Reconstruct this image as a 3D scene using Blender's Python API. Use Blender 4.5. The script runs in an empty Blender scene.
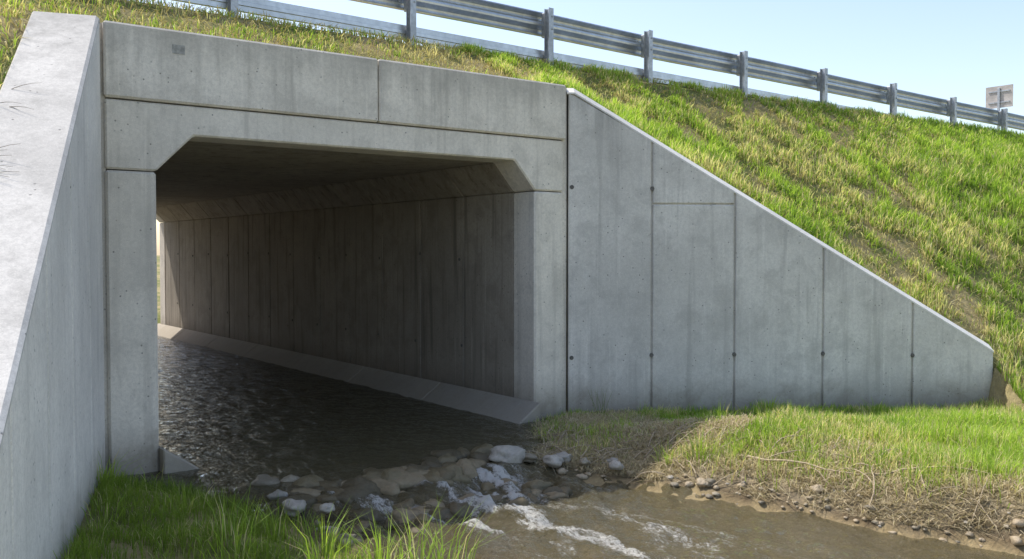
import bpy, bmesh, math, random
import numpy as np
from mathutils import Vector, noise as mnoise
random.seed(3); rng=np.random.default_rng(7)
S=bpy.context.scene
S.view_settings.view_transform='Standard'; S.view_settings.look='None'; S.view_settings.exposure=0
BL=14.62   # barrel length

# ------------------------------------------------------------ helpers
def link(o,parent=None):
    S.collection.objects.link(o)
    if parent: o.parent=parent
    return o
def empty(name):
    e=bpy.data.objects.new(name,None); e.empty_display_size=.3; return link(e)
TAB=rng.random((256,256))
def vn(x,y,sc=1.,seed=0):
    x=np.asarray(x,float)*sc+seed*17.3; y=np.asarray(y,float)*sc+seed*9.7
    xi=np.floor(x).astype(int); yi=np.floor(y).astype(int); fx=x-xi; fy=y-yi
    fx=fx*fx*(3-2*fx); fy=fy*fy*(3-2*fy)
    a=TAB[xi&255,yi&255]; b=TAB[(xi+1)&255,yi&255]; c=TAB[xi&255,(yi+1)&255]; d=TAB[(xi+1)&255,(yi+1)&255]
    return (a*(1-fx)+b*fx)*(1-fy)+(c*(1-fx)+d*fx)*fy
def fbm(x,y,sc=1.,seed=0,o=4):
    r=0;a=.5
    for i in range(o):
        r=r+a*vn(x,y,sc*2**i,seed+i*3); a*=.5
    return r/(1-.5**o)
def sst(v,a,b):
    t=np.clip((v-a)/(b-a),0,1); return t*t*(3-2*t)

# ------------------------------------------------------------ node helpers
class NT:
    def __init__(s,name):
        s.m=bpy.data.materials.new(name); s.m.use_nodes=True; s.t=s.m.node_tree; s.t.nodes.clear()
        s.out=s.n('ShaderNodeOutputMaterial')
    def n(s,ty,**k):
        nd=s.t.nodes.new(ty)
        for a,b in k.items(): setattr(nd,a,b)
        return nd
    def l(s,a,b): s.t.links.new(a,b)
    def setin(s,nd,k,v):
        if isinstance(v,bpy.types.NodeSocket): s.l(v,nd.inputs[k])
        else: nd.inputs[k].default_value=v
    def pos(s,scale=(1,1,1)):
        c=s.n('ShaderNodeTexCoord'); m=s.n('ShaderNodeMapping'); m.inputs['Scale'].default_value=scale
        s.l(c.outputs['Object'],m.inputs['Vector']); return m.outputs[0]
    def noise(s,vec,sc,det=4,rough=.55,dist=0):
        nd=s.n('ShaderNodeTexNoise'); s.l(vec,nd.inputs['Vector']); nd.inputs['Scale'].default_value=sc
        nd.inputs['Detail'].default_value=det; nd.inputs['Roughness'].default_value=rough; nd.inputs['Distortion'].default_value=dist
        return nd.outputs['Fac']
    def ramp(s,v,a,b,lo=0.,hi=1.):
        nd=s.n('ShaderNodeMapRange'); s.l(v,nd.inputs[0]); nd.interpolation_type='SMOOTHSTEP'
        for i,x in zip((1,2,3,4),(a,b,lo,hi)): nd.inputs[i].default_value=x
        return nd.outputs[0]
    def math(s,op,a,b=0.):
        nd=s.n('ShaderNodeMath',operation=op); s.setin(nd,0,a); s.setin(nd,1,b); return nd.outputs[0]
    def mix(s,f,a,b,bt='MIX'):
        nd=s.n('ShaderNodeMix',data_type='RGBA',blend_type=bt)
        s.setin(nd,0,f); s.setin(nd,6,a if not isinstance(a,tuple) else (*a,1)); s.setin(nd,7,b if not isinstance(b,tuple) else (*b,1))
        return nd.outputs[2]
    def bump(s,h,st,dist=.02):
        nd=s.n('ShaderNodeBump'); s.l(h,nd.inputs['Height']); nd.inputs['Strength'].default_value=st; nd.inputs['Distance'].default_value=dist
        return nd.outputs[0]
    def prin(s,col,rough=.8,normal=None,metal=0.,spec=.3):
        p=s.n('ShaderNodeBsdfPrincipled'); s.setin(p,'Base Color',col if not isinstance(col,tuple) else (*col,1)); s.setin(p,'Roughness',rough)
        p.inputs['Metallic'].default_value=metal; p.inputs['Specular IOR Level'].default_value=spec
        if normal: s.l(normal,p.inputs['Normal'])
        s.l(p.outputs[0],s.out.inputs[0]); return p

def concrete(name,base,stain=.5,grime=(.20,.165,.12),streak=.35,edge=True):
    k=NT(name); p=k.pos()
    big=k.noise(p,.7,6,.6,.4); med=k.noise(p,3.2,8,.65,.3); fine=k.noise(p,30,6,.7); sp=k.noise(p,110,3,.6)
    st=k.noise(k.pos((5,5,.28)),1.6,6,.6,.2)
    st2=k.noise(k.pos((17,17,.5)),1.1,5,.6)
    c=k.mix(k.ramp(big,.3,.7),tuple(x*.84 for x in base),tuple(min(1,x*1.12) for x in base))
    c=k.mix(k.math('MULTIPLY',k.ramp(med,.46,.66),.5*stain),c,tuple(x*.60 for x in base))
    c=k.mix(k.math('MULTIPLY',k.ramp(st,.50,.70),streak),c,tuple(x*.45 for x in base))
    c=k.mix(k.math('MULTIPLY',k.ramp(st2,.56,.72),streak*.8),c,tuple(min(1,x*1.3) for x in base))
    c=k.mix(k.math('MULTIPLY',k.ramp(fine,.38,.60,1,0),.30),c,tuple(x*.62 for x in base))
    c=k.mix(k.math('MULTIPLY',k.ramp(sp,.54,.68),.22),c,tuple(min(1,x*1.5) for x in base))
    c=k.mix(k.math('MULTIPLY',k.ramp(sp,.32,.46,1,0),.24),c,tuple(x*.5 for x in base))
    v=k.n('ShaderNodeTexVoronoi'); k.l(p,v.inputs['Vector']); v.inputs['Scale'].default_value=15
    hole=k.math('MULTIPLY',k.ramp(v.outputs['Distance'],.08,.15,1,0),k.ramp(k.noise(p,5,3),.48,.58))
    c=k.mix(k.math('MULTIPLY',hole,.8),c,tuple(x*.25 for x in base))
    sep=k.n('ShaderNodeSeparateXYZ'); k.l(p,sep.inputs[0])
    zz=k.math('ADD',sep.outputs[2],k.math('MULTIPLY',k.math('SUBTRACT',med,.5),.7))
    c=k.mix(k.ramp(zz,.02,.55,.72,0),c,grime)
    top=k.math('MULTIPLY',k.ramp(k.math('ADD',sep.outputs[2],k.math('MULTIPLY',st,.9)),3.9,4.35),.4*stain)
    c=k.mix(top,c,(.16,.155,.14))
    h=k.math('ADD',k.math('MULTIPLY',fine,.4),k.math('ADD',k.math('MULTIPLY',med,.8),k.math('MULTIPLY',hole,-1.2)))
    k.prin(c,.88,k.bump(h,.3,.012),spec=.2); return k.m
M_head=concrete('concrete_headwall',(.76,.70,.61),.8)
M_wing=concrete('concrete_wing',(.71,.675,.615),.9,streak=.42)
M_wingL=concrete('concrete_wing_left',(.79,.745,.68),.4,streak=.25)
M_cope=concrete('concrete_coping',(.80,.77,.71),.3,streak=.12)
M_copeL=concrete('concrete_coping_left',(.60,.575,.53),.8,streak=.25)
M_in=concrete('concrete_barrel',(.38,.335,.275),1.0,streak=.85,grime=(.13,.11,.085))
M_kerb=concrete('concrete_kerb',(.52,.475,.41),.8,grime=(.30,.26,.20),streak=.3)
def simple(name,col,rough=.8,metal=0,bs=.2,ns=30,var=.25,spec=.3):
    k=NT(name); p=k.pos(); a=k.noise(p,ns,5); b=k.noise(p,ns*.12,4)
    c=k.mix(k.ramp(a,.3,.7),tuple(x*(1-var) for x in col),tuple(min(1,x*(1+var)) for x in col))
    c=k.mix(k.ramp(b,.45,.7,0,.4),c,tuple(x*.6 for x in col))
    k.prin(c,rough,k.bump(a,bs,.01),metal,spec); return k.m
M_tie=simple('tie_hole_dark',(.15,.14,.125),.9)
M_galv=simple('galvanised_steel',(.56,.58,.60),.36,.85,.04,14,.10,.5)
M_galvd=simple('galvanised_steel_weathered',(.42,.43,.44),.42,.8,.04,22,.15,.5)
M_asph=simple('asphalt',(.05,.05,.052),.9,0,.4,120,.35)
M_paint=simple('road_paint',(.75,.75,.72),.7,0,.1,60,.08)
M_sign=simple('sign_back_aluminium',(.50,.46,.43),.6,.1,.03,8,.15)
M_twig=simple('dry_wood',(.42,.34,.23),.85,0,.4,60,.3)

def attrmat(name,transl=.4,rough=.6,bump=False):
    k=NT(name); a=k.n('ShaderNodeAttribute'); a.attribute_name='Col'; c=a.outputs['Color']
    if bump:
        p=k.pos(); f=k.noise(p,9,8,.7); g=k.noise(p,55,5,.7)
        c=k.mix(k.ramp(f,.3,.7,.0,.55),c,k.mix(1.,c,(.45,.42,.38),'MULTIPLY'))
        c=k.mix(k.ramp(g,.5,.7,0,.45),c,k.mix(1.,c,(1.7,1.6,1.45),'MULTIPLY'))
        h=k.math('ADD',f,k.math('MULTIPLY',g,.4)); k.prin(c,rough,k.bump(h,.8,.05),spec=.15); return k.m
    if transl>0:
        d=k.prin(c,rough,spec=.25); t=k.n('ShaderNodeBsdfTranslucent')
        tc=k.mix(1.,c,(1.5,1.6,.9),'MULTIPLY'); k.l(tc,t.inputs['Color'])
        m=k.n('ShaderNodeMixShader'); m.inputs[0].default_value=transl
        k.l(d.outputs[0],m.inputs[1]); k.l(t.outputs[0],m.inputs[2]); k.l(m.outputs[0],k.out.inputs[0]); return k.m
    p=k.pos(); g=k.noise(p,40,6,.7); f=k.noise(p,7,4)
    c=k.mix(k.ramp(g,.4,.7,0,.5),c,k.mix(1.,c,(.5,.48,.45),'MULTIPLY'))
    k.prin(c,rough,k.bump(k.math('ADD',g,f),.5,.03),spec=.4); return k.m
M_grass=attrmat('grass_blade',.5,.5)
M_straw=attrmat('dry_straw',.2,.8)
M_rock=attrmat('river_stone',0,.38)
M_ground=attrmat('soil_and_turf',0,.95,True)

# ------------------------------------------------------------ prism builder
def ident(p): return Vector(p)
def far(p): return Vector((p[0],BL-p[1],p[2]))
class Part:
    def __init__(s,tf=ident): s.bm=bmesh.new(); s.tf=tf
    def prism(s,pts,vec,bev=.01,seg=1):
        b=bmesh.new(); v0=[b.verts.new(s.tf(p)) for p in pts]
        v1=[b.verts.new(s.tf(Vector(p)+Vector(vec))) for p in pts]; n=len(pts)
        b.faces.new(v0); b.faces.new(v1[::-1])
        for i in range(n): b.faces.new((v0[i],v1[i],v1[(i+1)%n],v0[(i+1)%n]))
        bmesh.ops.recalc_face_normals(b,faces=b.faces)
        if bev>0: bmesh.ops.bevel(b,geom=list(b.edges),offset=bev,segments=seg,affect='EDGES',clamp_overlap=True)
        me=bpy.data.meshes.new('t'); b.to_mesh(me); b.free(); s.bm.from_mesh(me); bpy.data.meshes.remove(me)
    def box(s,x0,x1,y0,y1,z0,z1,bev=.008):
        s.prism([(x0,y0,z0),(x1,y0,z0),(x1,y0,z1),(x0,y0,z1)],(0,y1-y0,0),bev)
    def xz(s,poly,y0,y1,bev=.01): s.prism([(x,y0,z) for x,z in poly],(0,y1-y0,0),bev)
    def xy(s,poly,z0,z1,bev=.01): s.prism([(x,y,z0) for x,y in poly],(0,0,z1-z0),bev)
    def cyl(s,c,r,d,axis,n=10):
        c=Vector(c); a=Vector(axis).normalized(); u=a.orthogonal().normalized(); w=a.cross(u)
        s.prism([c+u*r*math.cos(2*math.pi*i/n)+w*r*math.sin(2*math.pi*i/n) for i in range(n)],a*d,0)
    def done(s,name,mat,parent=None):
        me=bpy.data.meshes.new(name); s.bm.to_mesh(me); s.bm.free(); me.materials.append(mat)
        return link(bpy.data.objects.new(name,me),parent)

# ------------------------------------------------------------ culvert
cul=empty('concrete_box_culvert')
XL,XR=2.40,6.63; XC=(XL+XR)/2
M_patch=simple('patch_mortar',(.38,.37,.34),.9)
for tf,tag in ((ident,'inlet'),(far,'outlet')):
    P=Part(tf)
    P.box(1.972,4.592,-.025,.45,3.278,3.92,.018); P.box(4.604,7.085,-.025,.45,3.278,3.92,.018)
    P.done(tag+'_cap_beam',M_head,cul)
    P=Part(tf)
    P.xz([(1.98,2.670),(2.40,2.670),(2.73,3.0),(6.34,3.0),(6.63,2.670),(7.055,2.670),(7.055,3.266),(1.98,3.266)],0,.42,.016)
    P.xz([(1.98,-.6),(2.40,-.6),(2.40,2.660),(1.98,2.660)],0,.42,.02)
    P.xz([(6.63,-.6),(7.055,-.6),(7.055,2.660),(6.63,2.660)],0,.42,.02)
    P.done(tag+'_portal_frame',M_head,cul)
    P=Part(tf)
    P.xy([(7.05,.03),(7.13,.03),(7.30,.29),(7.30,.45),(7.05,.45)],-.6,3.90,0)
    P.xy([(1.49,.16),(1.99,.03),(1.99,.45),(1.49,.45)],-.6,3.905,0)
    P.done(tag+'_corner_infill',M_head,cul)
    P=Part(tf); P.box(2.54,2.65,-.028,-.02,3.71,3.79,.0); P.done(tag+'_patch',M_patch,cul)
nP=13; y0b,y1b=.43,BL-.43; st=(y1b-y0b)/nP
P=Part(); Cr=Part(); H=Part(); Tie=Part()
for sgn in (1,-1):
    fx=lambda x: XC+sgn*(x-XC)
    for i in range(nP):
        a=y0b+i*st+(.009 if i else 0); b=y0b+(i+1)*st-.009
        P.box(*sorted((fx(6.635+random.uniform(0,.006)),fx(6.72))),a,b,.2,2.664,.008)
        H.xz([(fx(6.635),2.67),(fx(6.343),3.003),(fx(6.75),3.003),(fx(6.75),2.67)],a,b,.008)
        if i:
            for z in (.75,1.9): Tie.cyl((fx(6.634),y0b+i*st+random.uniform(-.1,.1)+.06,z+random.uniform(-.04,.04)),.02,.006,(-sgn,0,0))
    Cr.box(*sorted((fx(6.66),fx(6.98))),y0b,y1b,-.6,3.3,0)
for i in range(7):
    a=y0b+i*(y1b-y0b)/7; P.box(2.3,6.73,a+.008,a+(y1b-y0b)/7-.008,3.004,3.2,.008)
Cr.box(2.1,6.9,y0b,y1b,3.03,3.4,0)
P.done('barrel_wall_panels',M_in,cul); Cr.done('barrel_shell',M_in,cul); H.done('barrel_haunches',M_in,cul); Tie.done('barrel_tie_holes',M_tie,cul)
P=Part()
for sgn in (1,-1):
    fx=lambda x: XC+sgn*(x-XC)
    for i in range(7):
        a=-.12+i*(BL+.24)/7
        P.xz([(fx(6.628),.235),(fx(6.24),-.03),(fx(6.20),-.09),(fx(6.20),-.6),(fx(6.628),-.6)],a+.004,a+(BL+.24)/7-.004,.012)
P.box(2.5,6.5,-.1,BL+.1,-.6,-.33,0)
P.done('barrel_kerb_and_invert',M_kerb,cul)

# ------------------------------------------------------------ wingwalls
RD=Vector((.839,-.545,0)).normalized(); RN=Vector((.545,.839,0)).normalized(); RO=Vector((7.11,0,0))
LD=Vector((-.31,-.951,0)).normalized(); LN=Vector((-.951,.31,0)).normalized(); LO=Vector((1.95,0,0))
def wing(name,O,D,N,Ln,top0,sl,th,joints,run,rise,tf,mat,cap,ties):
    e=empty(name)
    top=lambda L: top0-sl*max(0,L-.09)
    pt=lambda L,s,z: tuple(O+D*L+N*s+Vector((0,0,z)))
    J=[.02]+joints+[Ln]
    P=Part(tf)
    for i in range(len(J)-1):
        a=J[i]+(.011 if i else 0); b=J[i+1]-(.011 if i<len(J)-2 else 0)
        if ties and i==1:
            zs=2.53
            P.prism([pt(a,0,-.6),pt(b,0,-.6),pt(b,0,zs-.008),pt(a,0,zs-.008)],N*.08,.01)
            P.prism([pt(a,0,zs+.008),pt(b,0,zs+.008),pt(b,0,top(b)-rise-.004),pt(a,0,top(a)-rise-.004)],N*.08,.01)
        else:
            P.prism([pt(a,0,-.6),pt(b,0,-.6),pt(b,0,top(b)-rise-.004),pt(a,0,top(a)-rise-.004)],N*.08,.01)
    P.done('face_panels',mat,e)
    P=Part(tf); P.prism([pt(.03,.028,-.6),pt(Ln-.01,.028,-.6),pt(Ln-.01,.028,top(Ln)-rise-.01),pt(.1,.028,top0-rise-.01),pt(.03,.028,top0-rise-.01)],N*(th-.035),0)
    P.done('core_wall',mat,e)
    P=Part(tf); b=P.bm
    def sec(L,z): return [tf(pt(L,s,z+dz)) for s,dz in ((-.002,-rise-.02),(-.002,-rise),(run,0),(th-.012,0),(th,-.012),(th,-rise-.02))]
    secs=[sec(.0,top0),sec(.09,top0)]
    NS=24
    for i in range(1,NS+1):
        L=.09+(Ln+.004-.09)*i/NS; secs.append(sec(L,top(L)))
    vs=[[b.verts.new(p) for p in s_] for s_ in secs]
    for i in range(len(vs)-1):
        for j in range(6): b.faces.new((vs[i][j],vs[i][(j+1)%6],vs[i+1][(j+1)%6],vs[i+1][j]))
    b.faces.new(vs[0]); b.faces.new(vs[-1][::-1]); bmesh.ops.recalc_face_normals(b,faces=b.faces)
    P.done('coping',cap,e)
    if ties:
        P=Part(tf)
        for L in joints+[.06]:
            for z in (.72,2.72):
                if z<top(L)-.25 or L<.1:
                    c=Vector(pt(L,-.004,z+random.uniform(-.02,.02))); P.cyl(c,.026,.01,N)
        P.done('tie_holes',M_tie,e)
    return e
J=[1.022,2.03,3.123,4.244]; JL=[1.05,2.1,3.15,4.2,5.2]
wing('concrete_wingwall',RO,RD,RN,5.27,3.91,.597,.35,J,.11,.07,ident,M_wing,M_cope,True)
wing('concrete_wingwall.001',LO,LD,LN,5.7,3.93,.625,.5,JL,.02,.02,ident,M_wingL,M_copeL,False)
wing('concrete_wingwall.002',RO,RD,RN,5.27,3.91,.597,.35,J,.11,.07,far,M_wing,M_cope,True)
wing('concrete_wingwall.003',LO,LD,LN,5.7,3.93,.625,.5,JL,.02,.02,far,M_wingL,M_copeL,False)

# ------------------------------------------------------------ terrain
SH=4.65
def xl_(y): return np.interp(-y,[0,.5,1.2,2.2,3.3,5,12,60],[2.45,2.62,2.85,3.0,3.05,3.0,2.2,-4])+.12*(fbm(y*0,y,1.7,3)-.5)
def xr_(y): return np.interp(-y,[0,.5,.85,1.4,1.75,2.4,3.2,4.5,5.5,12,60],[6.25,5.95,5.62,5.4,5.45,5.85,6.0,6.3,6.6,6.8,2])+.22*(fbm(y*0+5,y,1.6,9)-.5)
def front(x,y):
    xl=xl_(y); xr=xr_(y)
    n=fbm(x,y,.9,1)-.5; n2=fbm(x,y,4,2)-.5
    dr=x-xr; dl=xl-x; yy=-y
    s=(x-7.11)*.545+y*.839
    plat=.05+.21*sst(-s,.9,2.2)*sst(x,6.1,7.2)
    w=.34+.6*(1-sst(yy,2.0,3.0))
    zr=-.1+(plat+.1)*sst(dr,-.05,w)**.8+.09*n*sst(dr,0,.6)
    zl=-.1+.22*sst(dl,-.05,1.1)+.12*sst(dl,1,3)+.08*n*sst(dl,0,.6)
    bed=-.12-.24*sst(np.minimum(-dr,-dl),0,.7)+.05*n
    G=np.where(dr>0,zr,np.where(dl>0,zl,bed))+.035*n2
    G=G+np.clip((np.abs(x-4)-25),0,300)*.004
    yb=(.35-.545*(x-7.11))/.839; L=(x-7.11)*.839-yb*.545
    zw=3.91-.597*np.clip(L-.09,0,5.4)-.05
    yb=np.where(x<7.3,.43,yb); zw=np.where(x<7.3,3.86,zw)
    xt=11.7
    t=np.clip((y-yb)/(1.95-yb),-9,1)
    E=zw+(SH-zw)*t
    slope=np.interp(x,[xt,18,30],[.842,.74,.6])
    Eb=SH-slope*np.clip(1.95-y,0,99)
    E=np.where(x>xt,Eb,E)
    L2=(.155-y)/.951
    El=np.where(y>.2,3.86+(SH-3.86)*np.clip((y-.2)/1.75,0,1),3.86-.625*np.clip(L2-.09,0,99))
    E=np.where(x<1.97,El,E)
    E=E+(.10*n+.03*n2)*sst(E,0,.6)*sst(SH-E,0.02,.5)*np.where((x>1.5)&(x<7.3),.4,.8)
    Ls=(x-7.11)*.839-y*.545
    s2=(x-1.95)*-.951+y*.31; Ls2=(x-1.95)*-.31-y*.951
    behind=(y>.25)|((x<1.95)&((s2>.25)|(Ls2>5.65)))|((x>7.11)&((s>.17)|(Ls>5.25)))
    behind=behind&~((x>=1.95)&(x<=7.11)&(y<=.25))
    return np.where(behind,np.maximum(E,G),G),behind
def Hgt(x,y):
    x=np.asarray(x,float); y=np.asarray(y,float); yf=np.where(y>BL/2,BL-y,y); return front(x,yf)
def grow(a,end,s0,r=1.18):
    o=[];s=s0
    sg=1 if end>a else -1
    while (end-a)*sg>0: a+=s*sg; s*=r; o.append(a)
    return o
xs=np.array(grow(-1.5,-320,.12)[::-1]+list(np.arange(-1.5,14.01,.1))+grow(14,360,.12,1.12))
yf=list(np.arange(-6.6,.71,.1)); yc=list(np.linspace(.7,BL-.7,40))[1:-1]
yfar=[BL-v for v in yf][::-1]
ys=np.array(grow(-6.6,-320,.12)[::-1]+yf+yc+yfar+grow(BL+6.6,340,.12))
X,Y=np.meshgrid(xs,ys,indexing='xy'); Z,B=Hgt(X,Y)
nx,ny=len(xs),len(ys)
idx=np.arange(nx*ny).reshape(ny,nx)
q=np.stack([idx[:-1,:-1],idx[:-1,1:],idx[1:,1:],idx[1:,:-1]],-1).reshape(-1,4)
Bf=B.ravel()[q]; Xf=X.ravel()[q]
mixed=(Bf.any(1)&~Bf.all(1))
q=q[~(mixed&(Xf.min(1)>2.0)&(Xf.max(1)<7.0))]
def mesh_from(name,V,faces_list,mat,col=None,smooth=True,parent=None,attrs=None):
    me=bpy.data.meshes.new(name)
    me.vertices.add(len(V)); me.vertices.foreach_set('co',np.asarray(V,np.float32).ravel())
    loops=np.concatenate([f.ravel() for f in faces_list]).astype(np.int32)
    tot=np.concatenate([np.full(len(f),f.shape[1],np.int32) for f in faces_list])
    start=np.concatenate([[0],np.cumsum(tot)[:-1]]).astype(np.int32)
    me.loops.add(len(loops)); me.loops.foreach_set('vertex_index',loops)
    me.polygons.add(len(tot)); me.polygons.foreach_set('loop_start',start); me.polygons.foreach_set('loop_total',tot)
    me.update(calc_edges=True); me.validate()
    me.polygons.foreach_set('use_smooth',np.full(len(me.polygons),smooth))
    if col is not None:
        a=me.attributes.new('Col','FLOAT_COLOR','POINT'); c=np.ones((len(V),4),np.float32); c[:,:3]=col; a.data.foreach_set('color',c.ravel())
    for k,v in (attrs or {}).items():
        a=me.attributes.new(k,'FLOAT','POINT'); a.data.foreach_set('value',np.asarray(v,np.float32))
    me.materials.append(mat); return link(bpy.data.objects.new(name,me),parent)
def lerp(a,b,t): return np.asarray(a)*(1-t[...,None])+np.asarray(b)*t[...,None]
xf,yv=X.ravel(),Y.ravel(); yfv=np.where(yv>BL/2,BL-yv,yv); zf=Z.ravel()
n1=fbm(xf,yv,.8,21); n2=fbm(xf,yv,3.1,25)
c=lerp((.17,.19,.06),(.40,.33,.17),sst(n1*.5+n2*.5,.4,.6))
dr=xf-xr_(yfv); dl=xl_(yfv)-xf
dirt=np.clip(np.where(B.ravel(),0,(1-sst(dr,.25,.85+.8*(n2-.5)))*(dr>-9)*(dl<0.25)),0,1)
dc=lerp((.17,.13,.08),(.44,.37,.25),sst(dr+.3*(n2-.5),-.02,.35))
c=c*(1-dirt[:,None])+dc*dirt[:,None]
under=((dr<.02)&(dl<.02)&(~B.ravel())).astype(float)
c=c*(1-under[:,None])+np.array((.38,.30,.165))*under[:,None]
mesh_from('ground',np.stack([xf,yv,zf],1),[q],M_ground,c)

# road
P=Part(); P.prism([(-300,3.3,SH-.1),(-300,11.0,SH-.1),(-300,11.0,SH+.03),(-300,7.15,SH+.09),(-300,3.3,SH+.03)],(640,0,0),0); P.done('road',M_asph)
ml=empty('road_markings')
P=Part()
for y in (3.6,10.6): P.box(-300,340,y,y+.12,SH+.036,SH+.0465,0)
for i in range(-25,28): P.box(i*12,i*12+3,7.09,7.21,SH+.085,SH+.095,0)
P.done('lines',M_paint,ml)

# ------------------------------------------------------------ water
def crest_(x): return 1.15+.3*(fbm(x,x*0,1.6,31)-.5)*2
def water_z(x,y):
    yy=-y
    crest=crest_(x)
    lvl=.02-.06*sst(yy,crest-.1,crest+.25)-.065*sst(yy,crest+.45,crest+.9)
    lvl=lvl-.002*np.clip(yy-2.2,0,8)
    turb=sst(yy,crest-.05,crest+.3)*(1-.6*sst(yy,2.3,5))
    r=(fbm(x,y,3.5,41,4)-.5)*.040+(fbm(x*1.7+y*.5,y,9,45,3)-.5)*.026
    r2=(fbm(x*1.5,y*.8,4,51,4)-.5)*.18
    return lvl+r*(.5+.8*turb)+r2*turb*.8,turb
wx=np.concatenate([np.arange(1.9,7.41,.032)])
wy=np.concatenate([np.array(grow(-6,-60,.05,1.1)[::-1]),np.arange(-6,-.5,.028),np.arange(-.5,15,.05),np.array(grow(15,70,.08,1.1))])
WX,WY=np.meshgrid(wx,wy)
wid=np.clip(-WY-8,0,60)+np.clip(WY-22,0,60)
WXX=4.3+(WX-4.3)*(1+wid*.12)-np.clip(-WY-8,0,60)*.09
WZ,T=water_z(WXX,np.where(WY>BL/2,-.2,WY))
WZ=np.where(WY>BL/2,.02+(fbm(WXX,WY,3.5,41)-.5)*.02,WZ)
i2=np.arange(WX.size).reshape(WX.shape)
wq=np.stack([i2[:-1,:-1],i2[:-1,1:],i2[1:,1:],i2[1:,:-1]],-1).reshape(-1,4)
px,py=WXX.ravel(),WY.ravel()
def seg(px,py,pts,wd):
    m=np.zeros_like(px)
    for (ax,ay),(bx,by) in zip(pts[:-1],pts[1:]):
        t=np.clip(((px-ax)*(bx-ax)+(py-ay)*(by-ay))/((bx-ax)**2+(by-ay)**2),0,1)
        d=np.hypot(px-ax-t*(bx-ax),py-ay-t*(by-ay)); m=np.maximum(m,np.exp(-(d/wd)**2))
    return m
fo=np.maximum.reduce([.95*seg(px,py,[(4.85,-1.65),(4.55,-2.05),(4.35,-2.5)],.30),.75*seg(px,py,[(4.2,-1.5),(4.3,-2.3)],.22),
   .62*seg(px,py,[(4.35,-2.6),(4.3,-3.4),(4.6,-4.6),(4.7,-6)],.46),.64*seg(px,py,[(3.45,-1.5),(3.7,-2.3),(4.1,-3.2)],.28),.42*seg(px,py,[(4.9,-2.0),(5.0,-3),(5.1,-5)],.4),
   .42*seg(px,py,[(3.2,-1.3),(5.2,-1.4)],.22)])
stk=fbm((px+.35*(fbm(px,py,1.6,61)-.5))*7,py*1.8,1.5,63,5)
foam=fo*(.25+1.35*sst(stk,.34,.68))
VZ=WZ.ravel()+np.clip(foam-.4,0,1)*.10*(fbm(px,py,12,71,3)-.2)
k=NT('stream_water'); p=k.pos()
nz=k.noise(k.pos((1,.6,1)),6,6,.62,.7); nz2=k.noise(k.pos((1,.7,1)),22,5,.6,.5)
nrm=k.bump(k.math('ADD',nz,k.math('MULTIPLY',nz2,.4)),.9,.065)
gl=k.n('ShaderNodeBsdfGlossy'); gl.inputs['Roughness'].default_value=.05; gl.inputs['Color'].default_value=(.97,.98,1,1); k.l(nrm,gl.inputs['Normal'])
tr=k.n('ShaderNodeBsdfTransparent'); tr.inputs['Color'].default_value=(.64,.60,.43,1)
df=k.n('ShaderNodeBsdfDiffuse'); df.inputs['Color'].default_value=(.135,.115,.06,1)
m1=k.n('ShaderNodeMixShader'); m1.inputs[0].default_value=.5; k.l(tr.outputs[0],m1.inputs[1]); k.l(df.outputs[0],m1.inputs[2])
fr=k.n('ShaderNodeFresnel'); fr.inputs['IOR'].default_value=1.36; k.l(nrm,fr.inputs['Normal'])
m2=k.n('ShaderNodeMixShader'); k.l(fr.outputs[0],m2.inputs[0]); k.l(m1.outputs[0],m2.inputs[1]); k.l(gl.outputs[0],m2.inputs[2])
fa=k.n('ShaderNodeAttribute'); fa.attribute_name='foam'
fn=k.noise(k.pos((1.5,.75,1)),8,7,.7,1.6); lace=k.math('SUBTRACT',1.0,k.math('MULTIPLY',k.math('ABSOLUTE',k.math('SUBTRACT',fn,.5)),7.0))
fn2=k.noise(k.pos((1.6,.7,1)),34,5,.75,.9)
v=k.math('ADD',fa.outputs['Fac'],k.math('MULTIPLY',k.ramp(lace,0,1),.38)); v=k.math('ADD',v,k.math('MULTIPLY',k.math('SUBTRACT',fn2,.5),2.0))
fm=k.ramp(v,.70,1.45,0,.88)
fd=k.n('ShaderNodeBsdfDiffuse'); fd.inputs['Color'].default_value=(.74,.73,.68,1); k.l(k.bump(fn2,.9,.05),fd.inputs['Normal'])
m3=k.n('ShaderNodeMixShader'); k.l(fm,m3.inputs[0]); k.l(m2.outputs[0],m3.inputs[1]); k.l(fd.outputs[0],m3.inputs[2]); k.l(m3.outputs[0],k.out.inputs[0])
mesh_from('stream_water',np.stack([px,py,VZ],1),[wq],k.m,attrs={'foam':foam})

# ------------------------------------------------------------ blades
def blades(name,x,y,z,h,w,az,lean,col,mat,flat=None):
    n=len(x); P=np.stack([x,y,z-.01],1)
    a=np.stack([np.cos(az),np.sin(az),np.zeros(n)],1); t2=az+rng.uniform(-.9,.9,n)
    b=np.stack([-np.sin(t2),np.cos(t2),np.zeros(n)],1)
    up=np.array([0,0,1.])
    ht=np.sqrt(np.clip(1-lean**2,.0,1))
    mid=P+a*(lean*h*.33)[:,None]+up*(h*ht*.62+h*(1-ht)*.12)[:,None]
    tip=P+a*(lean*h)[:,None]+up*(h*ht)[:,None]
    if flat is not None:
        mid=P+a*(h*.5)[:,None]+up*flat[:,None]; tip=P+a*h[:,None]+up*(flat*rng.uniform(-.2,1.2,n))[:,None]
    hw=(w/2)[:,None]
    V=np.stack([P-b*hw,P+b*hw,mid-b*hw*.8,mid+b*hw*.8,tip],1).reshape(-1,3)
    o=np.arange(n)[:,None]*5
    Q=o+np.array([[0,1,3,2]]); T=o+np.array([[2,3,4]])
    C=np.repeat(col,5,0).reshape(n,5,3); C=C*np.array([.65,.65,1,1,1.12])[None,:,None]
    return mesh_from(name,V,[Q,T],mat,np.clip(C.reshape(-1,3),0,.9),smooth=False)
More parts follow.
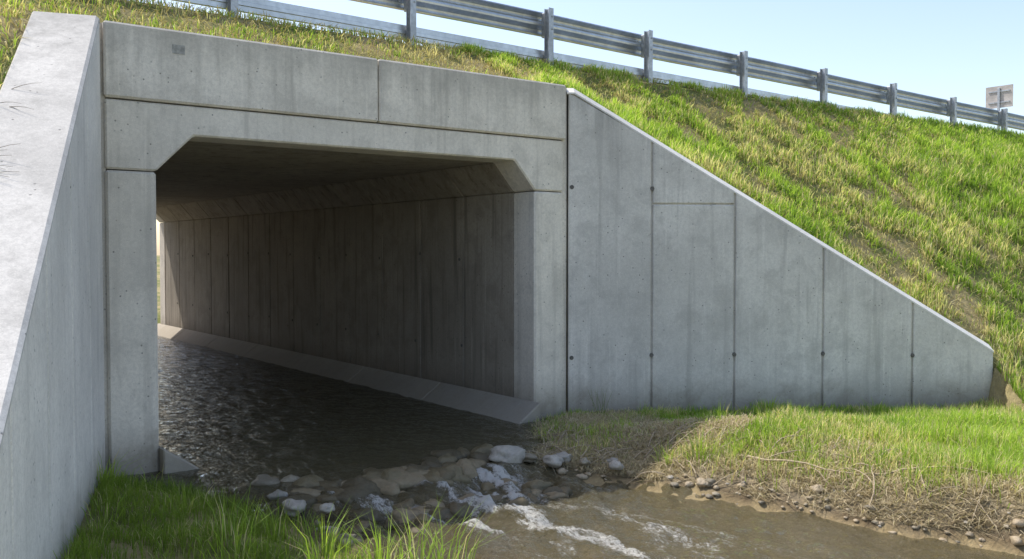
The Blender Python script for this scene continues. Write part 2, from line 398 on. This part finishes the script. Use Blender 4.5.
def gcol(x,y,dry,n,gain=1.):
    r=rng.random(n); pn=fbm(x,y,1.1,81)*.6+fbm(x,y,4,83)*.4
    g=lerp((.165,.28,.035),(.42,.54,.10),rng.random(n)*.6+sst(pn,.35,.65)*.4)*gain
    isdry=r<dry
    s=lerp((.50,.42,.22),(.74,.66,.42),rng.random(n))
    return np.where(isdry[:,None],s,g)
def region(name,n,x0,x1,y0,y1,cond,hfun,dryf,w0,wk=0.,leanm=.55,densf=None,xpow=1.,gain=1.):
    u=rng.random(n)**xpow; x=x0+(x1-x0)*u; y=rng.uniform(y0,y1,n); z,b=Hgt(x,y)
    keep=cond(x,y,z,b)
    if densf is not None: keep&=rng.random(n)<densf(x,y)
    x,y,z=x[keep],y[keep],z[keep]; n=len(x)
    dist=np.hypot(x,y+8.4); h=hfun(x,y)*rng.uniform(.5,1.3,n); w=(w0+wk*dist)*rng.uniform(.6,1.4,n)
    return blades(name,x,y,z,h,w,rng.uniform(0,6.283,n),rng.uniform(.05,leanm,n)**1,gcol(x,y,np.clip(dryf(x,y),0,1),n,gain),M_grass)
def offR(x,y): return (x-7.11)*.545+y*.839
def offL(x,y): return (x-1.95)*-.951+y*.31
clump=lambda x,y: np.clip(.14+1.5*sst(fbm(x,y,3.2,91),.37,.6)+.4*sst(x,14,20),0,1)
dry_sl=lambda x,y: .08+.48*sst(fbm(x*.8,y,1.3,95),.41,.61)*(1-.85*sst(x,13,20))+.15*(fbm(x,y,5,97)>.56)
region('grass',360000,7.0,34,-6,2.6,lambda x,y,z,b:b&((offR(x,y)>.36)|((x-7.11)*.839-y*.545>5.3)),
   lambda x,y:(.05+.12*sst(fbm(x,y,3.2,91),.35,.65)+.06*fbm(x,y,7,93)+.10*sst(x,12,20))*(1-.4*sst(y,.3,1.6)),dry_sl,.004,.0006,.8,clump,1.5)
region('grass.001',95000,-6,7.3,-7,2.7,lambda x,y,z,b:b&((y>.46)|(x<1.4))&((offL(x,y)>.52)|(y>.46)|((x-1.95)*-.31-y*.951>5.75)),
   lambda x,y:.04+.10*fbm(x,y,2.5,93),lambda x,y:dry_sl(x,y)+.15,.005,.0005,.8,clump)
def bankd(x,y):
    d=x-xr_(y); return sst(d,.12,.65)*(.14+.86*sst(fbm(x,y,2.2,99),.30,.54))*(1-.45*(1-sst(x,6.6,7.4))*sst(y,-2.8,-2.2))
region('grass.002',260000,5.5,15.5,-8,-.1,lambda x,y,z,b:(~b)&(offR(x,y)<-.04)&(x>xr_(y)+.05)&(y<-.05),
   lambda x,y:.03+.16*fbm(x,y,2.2,101)**1.3+.04*sst(-y,2,3),lambda x,y:.14+.35*sst(fbm(x,y,1.7,103),.44,.64)+.3*(1-sst(x-xr_(y),.3,.9)),.0045,.0003,.85,bankd)
region('grass.003',75000,.2,3.2,-8,-.1,lambda x,y,z,b:(~b)&(offL(x,y)<-.03)&(x<xl_(y)+.02)&(y<-.05),
   lambda x,y:.035+.19*fbm(x,y,2.4,105)**1.2,lambda x,y:.03+.06*(fbm(x,y,4,107)>.55),.0046,0,.9,lambda x,y:(.3+.7*sst(xl_(y)-x,0,.4))*(.25+.75*sst(fbm(x,y,3,109),.35,.55)),gain=.68)
tx=[]
def tuft(cx,cy,n,r,hm):
    for _ in range(n):
        a=random.uniform(0,6.28); d=abs(random.gauss(0,r)); tx.append((cx+d*math.cos(a),cy+d*math.sin(a),hm*random.uniform(.45,1.1),a+random.gauss(0,.4)))
for cx,cy,n,r,hm in [(2.95,-3.5,40,.08,.60),(3.0,-3.75,40,.07,.64),(2.75,-3.4,30,.08,.48),(2.6,-3.7,36,.08,.6),(2.3,-3.5,30,.08,.48),(2.4,-2.6,18,.07,.34),(1.85,-.55,24,.06,.36),(1.75,-.75,24,.05,.40),(2.15,-.6,14,.08,.25),(2.1,-1.7,18,.1,.32),(1.5,-1.9,18,.1,.32),(2.6,-2.9,24,.08,.42),(2.0,-2.8,24,.1,.42),(1.9,-3.2,24,.1,.45),
     (6.35,-2.75,60,.07,.36),(6.55,-3.0,40,.06,.28),(6.2,-2.5,30,.05,.28),(6.9,-1.2,30,.06,.22),(7.6,-.75,24,.05,.22),(7.25,-2.2,40,.08,.26),(7.9,-2.6,40,.09,.26),(8.7,-2.4,40,.1,.26),(9.6,-3.0,40,.1,.28),(10.6,-3.5,40,.1,.26),(8.2,-3.6,40,.08,.22),(9.5,-4.2,40,.08,.2),(9.9,-2.3,30,.1,.26),(8.9,-1.6,30,.07,.24),(6.9,-4.2,40,.08,.26),(7.1,-5.0,40,.08,.26),(6.75,-3.6,30,.06,.26),(6.7,-4.6,30,.06,.24)]:
    tuft(cx,cy,n,r,hm)
T_=np.array(tx); n=len(T_); zz,_=Hgt(T_[:,0],T_[:,1])
blades('tall_grass_tufts',T_[:,0],T_[:,1],zz,T_[:,2],np.full(n,.007),T_[:,3],rng.uniform(.15,.8,n),gcol(T_[:,0],T_[:,1],np.full(n,.12),n),M_grass)
n=230000; x=rng.uniform(5.3,8.8,n); y=rng.uniform(-7,-.3,n); d=x-xr_(y); z,b=Hgt(x,y)
kp=(~b)&(d>.05)&(d<rng.uniform(.1,1.3,n)+.9*(y>-2.8))&(offR(x,y)<-.05)&(rng.random(n)<.08+.8*sst(fbm(x,y,2.5,111)+.12*(y>-2.8)+.15*sst(d,.1,.4),.44,.64))
x,y,z=x[kp],y[kp],z[kp]; n=len(x)
blades('dry_straw_litter',x,y,z+.012,rng.uniform(.05,.26,n),rng.uniform(.003,.008,n),rng.normal(.2,1.2,n),np.zeros(n),lerp((.30,.23,.12),(.70,.60,.40),rng.random(n)),M_straw,flat=rng.uniform(0,.07,n))
n=50000; x=rng.uniform(-5,18,n); y=rng.uniform(-5,2.3,n); z,b=Hgt(x,y)
kp=b&((offR(x,y)>.4)|(x<7))&((y>.5)|(x>7.1)|(offL(x,y)>.55))
x,y,z=x[kp],y[kp],z[kp]; n=len(x)
blades('dead_grass_thatch',x,y,z+.02,rng.uniform(.06,.22,n),rng.uniform(.005,.01,n),rng.normal(-1.57,.8,n),np.zeros(n),lerp((.38,.30,.13),(.70,.60,.35),rng.random(n)),M_straw,flat=rng.uniform(0,.06,n))

# ------------------------------------------------------------ rocks
RV=[];RF=[];RC=[];ro=0
def rock(x,y,r,col,sink=.3,z=None,fl=.62):
    global ro
    b=bmesh.new(); bmesh.ops.create_icosphere(b,subdivisions=3 if r>.05 else 2,radius=1)
    sx,sy,sz=random.uniform(.8,1.35),random.uniform(.7,1.1),random.uniform(.75,1.1)*fl; a=random.uniform(0,3.14); o=Vector((random.uniform(-50,50),)*3)
    if z is None: z=float(Hgt(x,y)[0])
    pts=[]
    for v in b.verts:
        c=v.co; f=1+.5*mnoise.noise(c*1.2+o)+.22*mnoise.noise(c*2.7+o)
        q_=Vector((c.x*sx,c.y*sy,c.z*sz))*f*r
        pts.append((x+q_.x*math.cos(a)-q_.y*math.sin(a),y+q_.x*math.sin(a)+q_.y*math.cos(a),z+q_.z+r*(fl-sink)))
    b.verts.index_update(); RF.append(np.array([[v.index for v in f.verts] for f in b.faces])+ro)
    RV.extend(pts); RC.extend([col]*len(pts)); ro+=len(pts); b.free()
def rc(p=.25):
    if random.random()<p: v=random.uniform(.38,.50); return (v,v*.92,v*.78)
    v=random.uniform(.2,.36); return (v,v*.86,v*.62)
for x,y,r,p in [(5.2,-1.42,.15,1),(5.5,-1.72,.09,1),(5.66,-1.66,.08,1),(5.40,-1.45,.08,0),(5.72,-1.9,.06,0),(5.85,-2.2,.07,.6),(5.95,-2.05,.06,.5),(3.0,-.95,.10,0),(3.2,-1.0,.09,0),(2.95,-1.35,.08,.3),(2.9,-1.75,.10,1),(3.1,-1.9,.07,.4)]:
    rock(x,y,r,rc(p),.25,z=-.03)
BR=[(.15,.12,.065),(.19,.155,.085),(.11,.09,.05),(.25,.20,.12)]
for i in range(42):
    x=3.0+2.3*(i+random.random())/42; cr=float(crest_(np.array(x)))
    y=-cr-random.uniform(-.12,.38); r=random.uniform(.10,.20)
    rock(x,y,r,random.choice(BR),.42,z=-.02-.10*max(0,-y-cr)-.22*r,fl=.60)
for i in range(45):
    x=3.1+2.1*random.random(); y=-float(crest_(np.array(x)))-random.uniform(.2,1.3)
    rock(x,y,random.uniform(.06,.14),random.choice(BR),.5,z=-.14)
for i in range(170):
    y=-random.uniform(1.3,7.5); x=float(xr_(np.array(y)))+abs(random.gauss(.0,.15))-.04
    rock(x,y,random.uniform(.012,.03) if random.random()<.85 else random.uniform(.03,.06),rc(.3) if random.random()<.4 else (.42,.34,.23),.3)
for i in range(50):
    y=-random.uniform(.5,4); x=float(xl_(np.array(y)))-random.gauss(0,.08)+.02
    rock(x,y,random.uniform(.02,.07),rc(.2),.4)
mesh_from('river_rocks',np.array(RV),RF,M_rock,np.array(RC))

# ------------------------------------------------------------ twigs / branches
def tubes(name,paths,mat):
    cu=bpy.data.curves.new(name,'CURVE'); cu.dimensions='3D'; cu.bevel_depth=1; cu.bevel_resolution=1
    for pts,r in paths:
        s=cu.splines.new('POLY'); s.points.add(len(pts)-1)
        for i,pp in enumerate(pts): s.points[i].co=(*pp,1); s.points[i].radius=r*(1-.75*i/(len(pts)-1))
    cu.materials.append(mat); return link(bpy.data.objects.new(name,cu))
def twig(x,y,L,a,r,lift=.03,z=None):
    pts=[];zz=float(Hgt(x,y)[0])
    for i in range(8):
        g=float(Hgt(x,y)[0]); zz=max(g+.02,zz*.5+g*.5)
        pts.append((x,y,zz+lift*math.sin(i/7*3.1)+random.uniform(0,.012))); a+=random.gauss(0,.16); x+=L/7*math.cos(a); y+=L/7*math.sin(a)
    return (pts,r)
pp=[]
for i in range(130):
    y=-random.uniform(.9,6.5) if i%2 else -random.uniform(.8,2.8); x=float(xr_(np.array(y)))+random.uniform(.05,.9)
    pp.append(twig(x,y,random.uniform(.2,.6),random.gauss(.3,1),random.uniform(.003,.008),.05))
tubes('twigs',pp,M_twig)
tubes('driftwood_branch',[twig(6.55,-3.0,1.3,-1.5,.014,.05),twig(6.55,-3.3,.5,-.9,.008,.06),twig(6.6,-3.7,.45,-2.1,.008,.05),twig(6.7,-4.2,1.0,-1.3,.012,.04)],M_twig)
pp=[]
for i in range(60):
    L=random.choice([1.45,1.6,2.3,2.45])+random.gauss(0,.05); b0=LO+LD*L+LN*(.53+random.random()*.08); z0=3.93-.625*L
    v=Vector((random.gauss(.5,.2),random.gauss(-.1,.25),random.uniform(.1,.5))).normalized(); p_=Vector((b0.x,b0.y,z0-.05)); pts=[]
    for j in range(7):
        pts.append(tuple(p_)); p_=p_+v*.06; v=(v+Vector((.03,-.02,-.14))).normalized()
    pp.append((pts,.0035))
tubes('dry_weed_plant',pp,simple('dark_dry_stems',(.16,.13,.085),.85))
pp=[]
for i in range(9):
    x,y=7.25+random.gauss(0,.05),-.42+random.gauss(0,.04); z=.08; v=Vector((random.gauss(0,.25),random.gauss(0,.2),1)).normalized(); p_=Vector((x,y,z)); pts=[]
    for j in range(7): pts.append(tuple(p_)); p_=p_+v*.05; v=(v+Vector((random.gauss(0,.08),random.gauss(0,.08),0))).normalized()
    pp.append((pts,.003))
tubes('weed_stalks',pp,simple('weed_green',(.16,.2,.05),.8))

# ------------------------------------------------------------ guardrail
posts=[-12.3,-10,-7.7,-5.4,-3.1,-.8,1.5,3.85,6.2,8.49,10.5,12.8,15.1,17.45,19.8,22.1]+[24.4+2.3*i for i in range(12)]
def railz(x): return 5.43-.0125*(x-8.5)
def guardrail(name,tf):
    e=empty(name); P=Part(tf)
    prof=[(.022,.178),(.004,.168),(0,.155),(.078,.118),(.083,.095),(.078,.07),(.004,.025),(0,0),(.004,-.025),(.078,-.07),(.083,-.095),(.078,-.118),(0,-.155),(.004,-.168),(.022,-.178)]
    b=P.bm; yr=2.17
    for k_ in range(0,len(posts)-2,2):
        xa,xb=posts[k_]-.14,posts[k_+2]+.14; off=-.004 if (k_//2)%2 else .0
        n_=7; rows=[]
        for i in range(n_):
            x=xa+(xb-xa)*i/(n_-1); w=.008*math.sin(x*1.3)
            zc=railz(x)-.178+.006*math.sin(x*.9+1)
            rows.append(([b.verts.new(tf((x,yr+off+w+q_[0],zc+q_[1]))) for q_ in prof],[b.verts.new(tf((x,yr+off+w+q_[0]+.0035,zc+q_[1]+(.001)))) for q_ in prof]))
        for i in range(n_-1):
            for s_ in (0,1):
                for j in range(len(prof)-1): b.faces.new((rows[i][s_][j],rows[i][s_][j+1],rows[i+1][s_][j+1],rows[i+1][s_][j]))
            for j in (0,len(prof)-1): b.faces.new((rows[i][0][j],rows[i][1][j],rows[i+1][1][j],rows[i+1][0][j]))
        for i in (0,n_-1):
            for j in range(len(prof)-1): b.faces.new((rows[i][0][j],rows[i][0][j+1],rows[i][1][j+1],rows[i][1][j]))
    bmesh.ops.recalc_face_normals(b,faces=b.faces)
    P.done('w_beam',M_galv,e)
    P=Part(tf)
    for k_ in range(len(posts)-1):
        xa,xb=posts[k_],posts[k_+1]; za,zb=railz(xa)-.56,railz(xb)-.56
        P.prism([(xa,2.12,za),(xa,2.16,za+.0),(xa,2.16,za-.19),(xa,2.12,za-.19)],(xb-xa-.01,0,zb-za),.006)
        P.prism([(xa,2.105,za-.07),(xa,2.119,za-.07),(xa,2.119,za-.12),(xa,2.105,za-.12)],(xb-xa-.01,0,zb-za),.003)
    P.done('lower_rail',M_galv,e)
    P=Part(tf); Q=Part(tf)
    for x in posts:
        t=railz(x)+.03+random.uniform(-.01,.012); zb=4.1
        P.box(x-.043,x+.043,1.98,1.987,zb,t,0); P.box(x-.043,x+.043,2.083,2.09,zb,t,0); P.box(x-.004,x+.004,1.987,2.083,zb,t,0)
        Q.box(x-.035,x+.035,2.092,2.168,t-.40,t-.05,.006)
        for dz in (-.12,-.3): Q.cyl((x+.02,1.98,t+dz),.012,.012,(0,-1,0),6)
        for dz in (-.06,.06):
            Q.cyl((x+.1,2.17,t-.215+dz),.013,.014,(0,-1,0),6); Q.cyl((x-.1,2.17,t-.215+dz),.013,.014,(0,-1,0),6)
    P.done('posts',M_galvd,e); Q.done('blockouts_and_bolts',M_galvd,e)
guardrail('guardrail',ident); guardrail('guardrail.001',far)
sg=empty('traffic_sign'); P=Part(); cx,cy,cz=23.4,2.78,5.78
P.box(cx,cx+.004,cy-.33,cy+.33,cz-.27,cz+.27,0); P.done('sign_plate',M_sign,sg)
P=Part(); P.box(cx-.04,cx-.004,cy-.03,cy+.03,4.3,cz+.22,.004); P.box(cx-.018,cx-.002,cy-.26,cy+.26,cz+.12,cz+.15,0) ; P.box(cx-.018,cx-.002,cy-.26,cy+.26,cz-.15,cz-.12,0); P.done('sign_post',M_galvd,sg)

# ------------------------------------------------------------ light, sky, camera
to=Vector((-.27,.62,1.0)).normalized()
el=math.asin(to.z); azr=math.atan2(to.x,to.y)
sl=bpy.data.lights.new('sun','SUN'); sl.energy=5.0; sl.angle=math.radians(.5); sl.color=(1,.955,.88)
so=link(bpy.data.objects.new('sun',sl)); so.rotation_euler=to.to_track_quat('Z','Y').to_euler(); so.location=(0,0,30)
W=bpy.data.worlds.new('World'); S.world=W; W.use_nodes=True; nt=W.node_tree
bg=nt.nodes['Background']; sk=nt.nodes.new('ShaderNodeTexSky'); sk.sky_type='NISHITA'; sk.sun_disc=False
sk.sun_elevation=el; sk.sun_rotation=azr; sk.air_density=1.0; sk.dust_density=1.3; sk.ozone_density=1.0
gm=nt.nodes.new('ShaderNodeMix'); gm.data_type='RGBA'; gm.blend_type='MULTIPLY'; gm.inputs[0].default_value=1; gm.inputs[7].default_value=(1.88,1.72,1.63,1)
nt.links.new(sk.outputs[0],gm.inputs[6]); nt.links.new(gm.outputs[2],bg.inputs[0]); bg.inputs[1].default_value=.15
cd=bpy.data.cameras.new('camera'); cd.sensor_width=36; cd.lens=32.6; cd.clip_end=2000; cd.clip_start=.05
co=link(bpy.data.objects.new('camera',cd)); co.location=(0,-8.4,1.96); co.rotation_euler=(math.radians(90-1.7),0,math.radians(-36.87))
S.camera=co
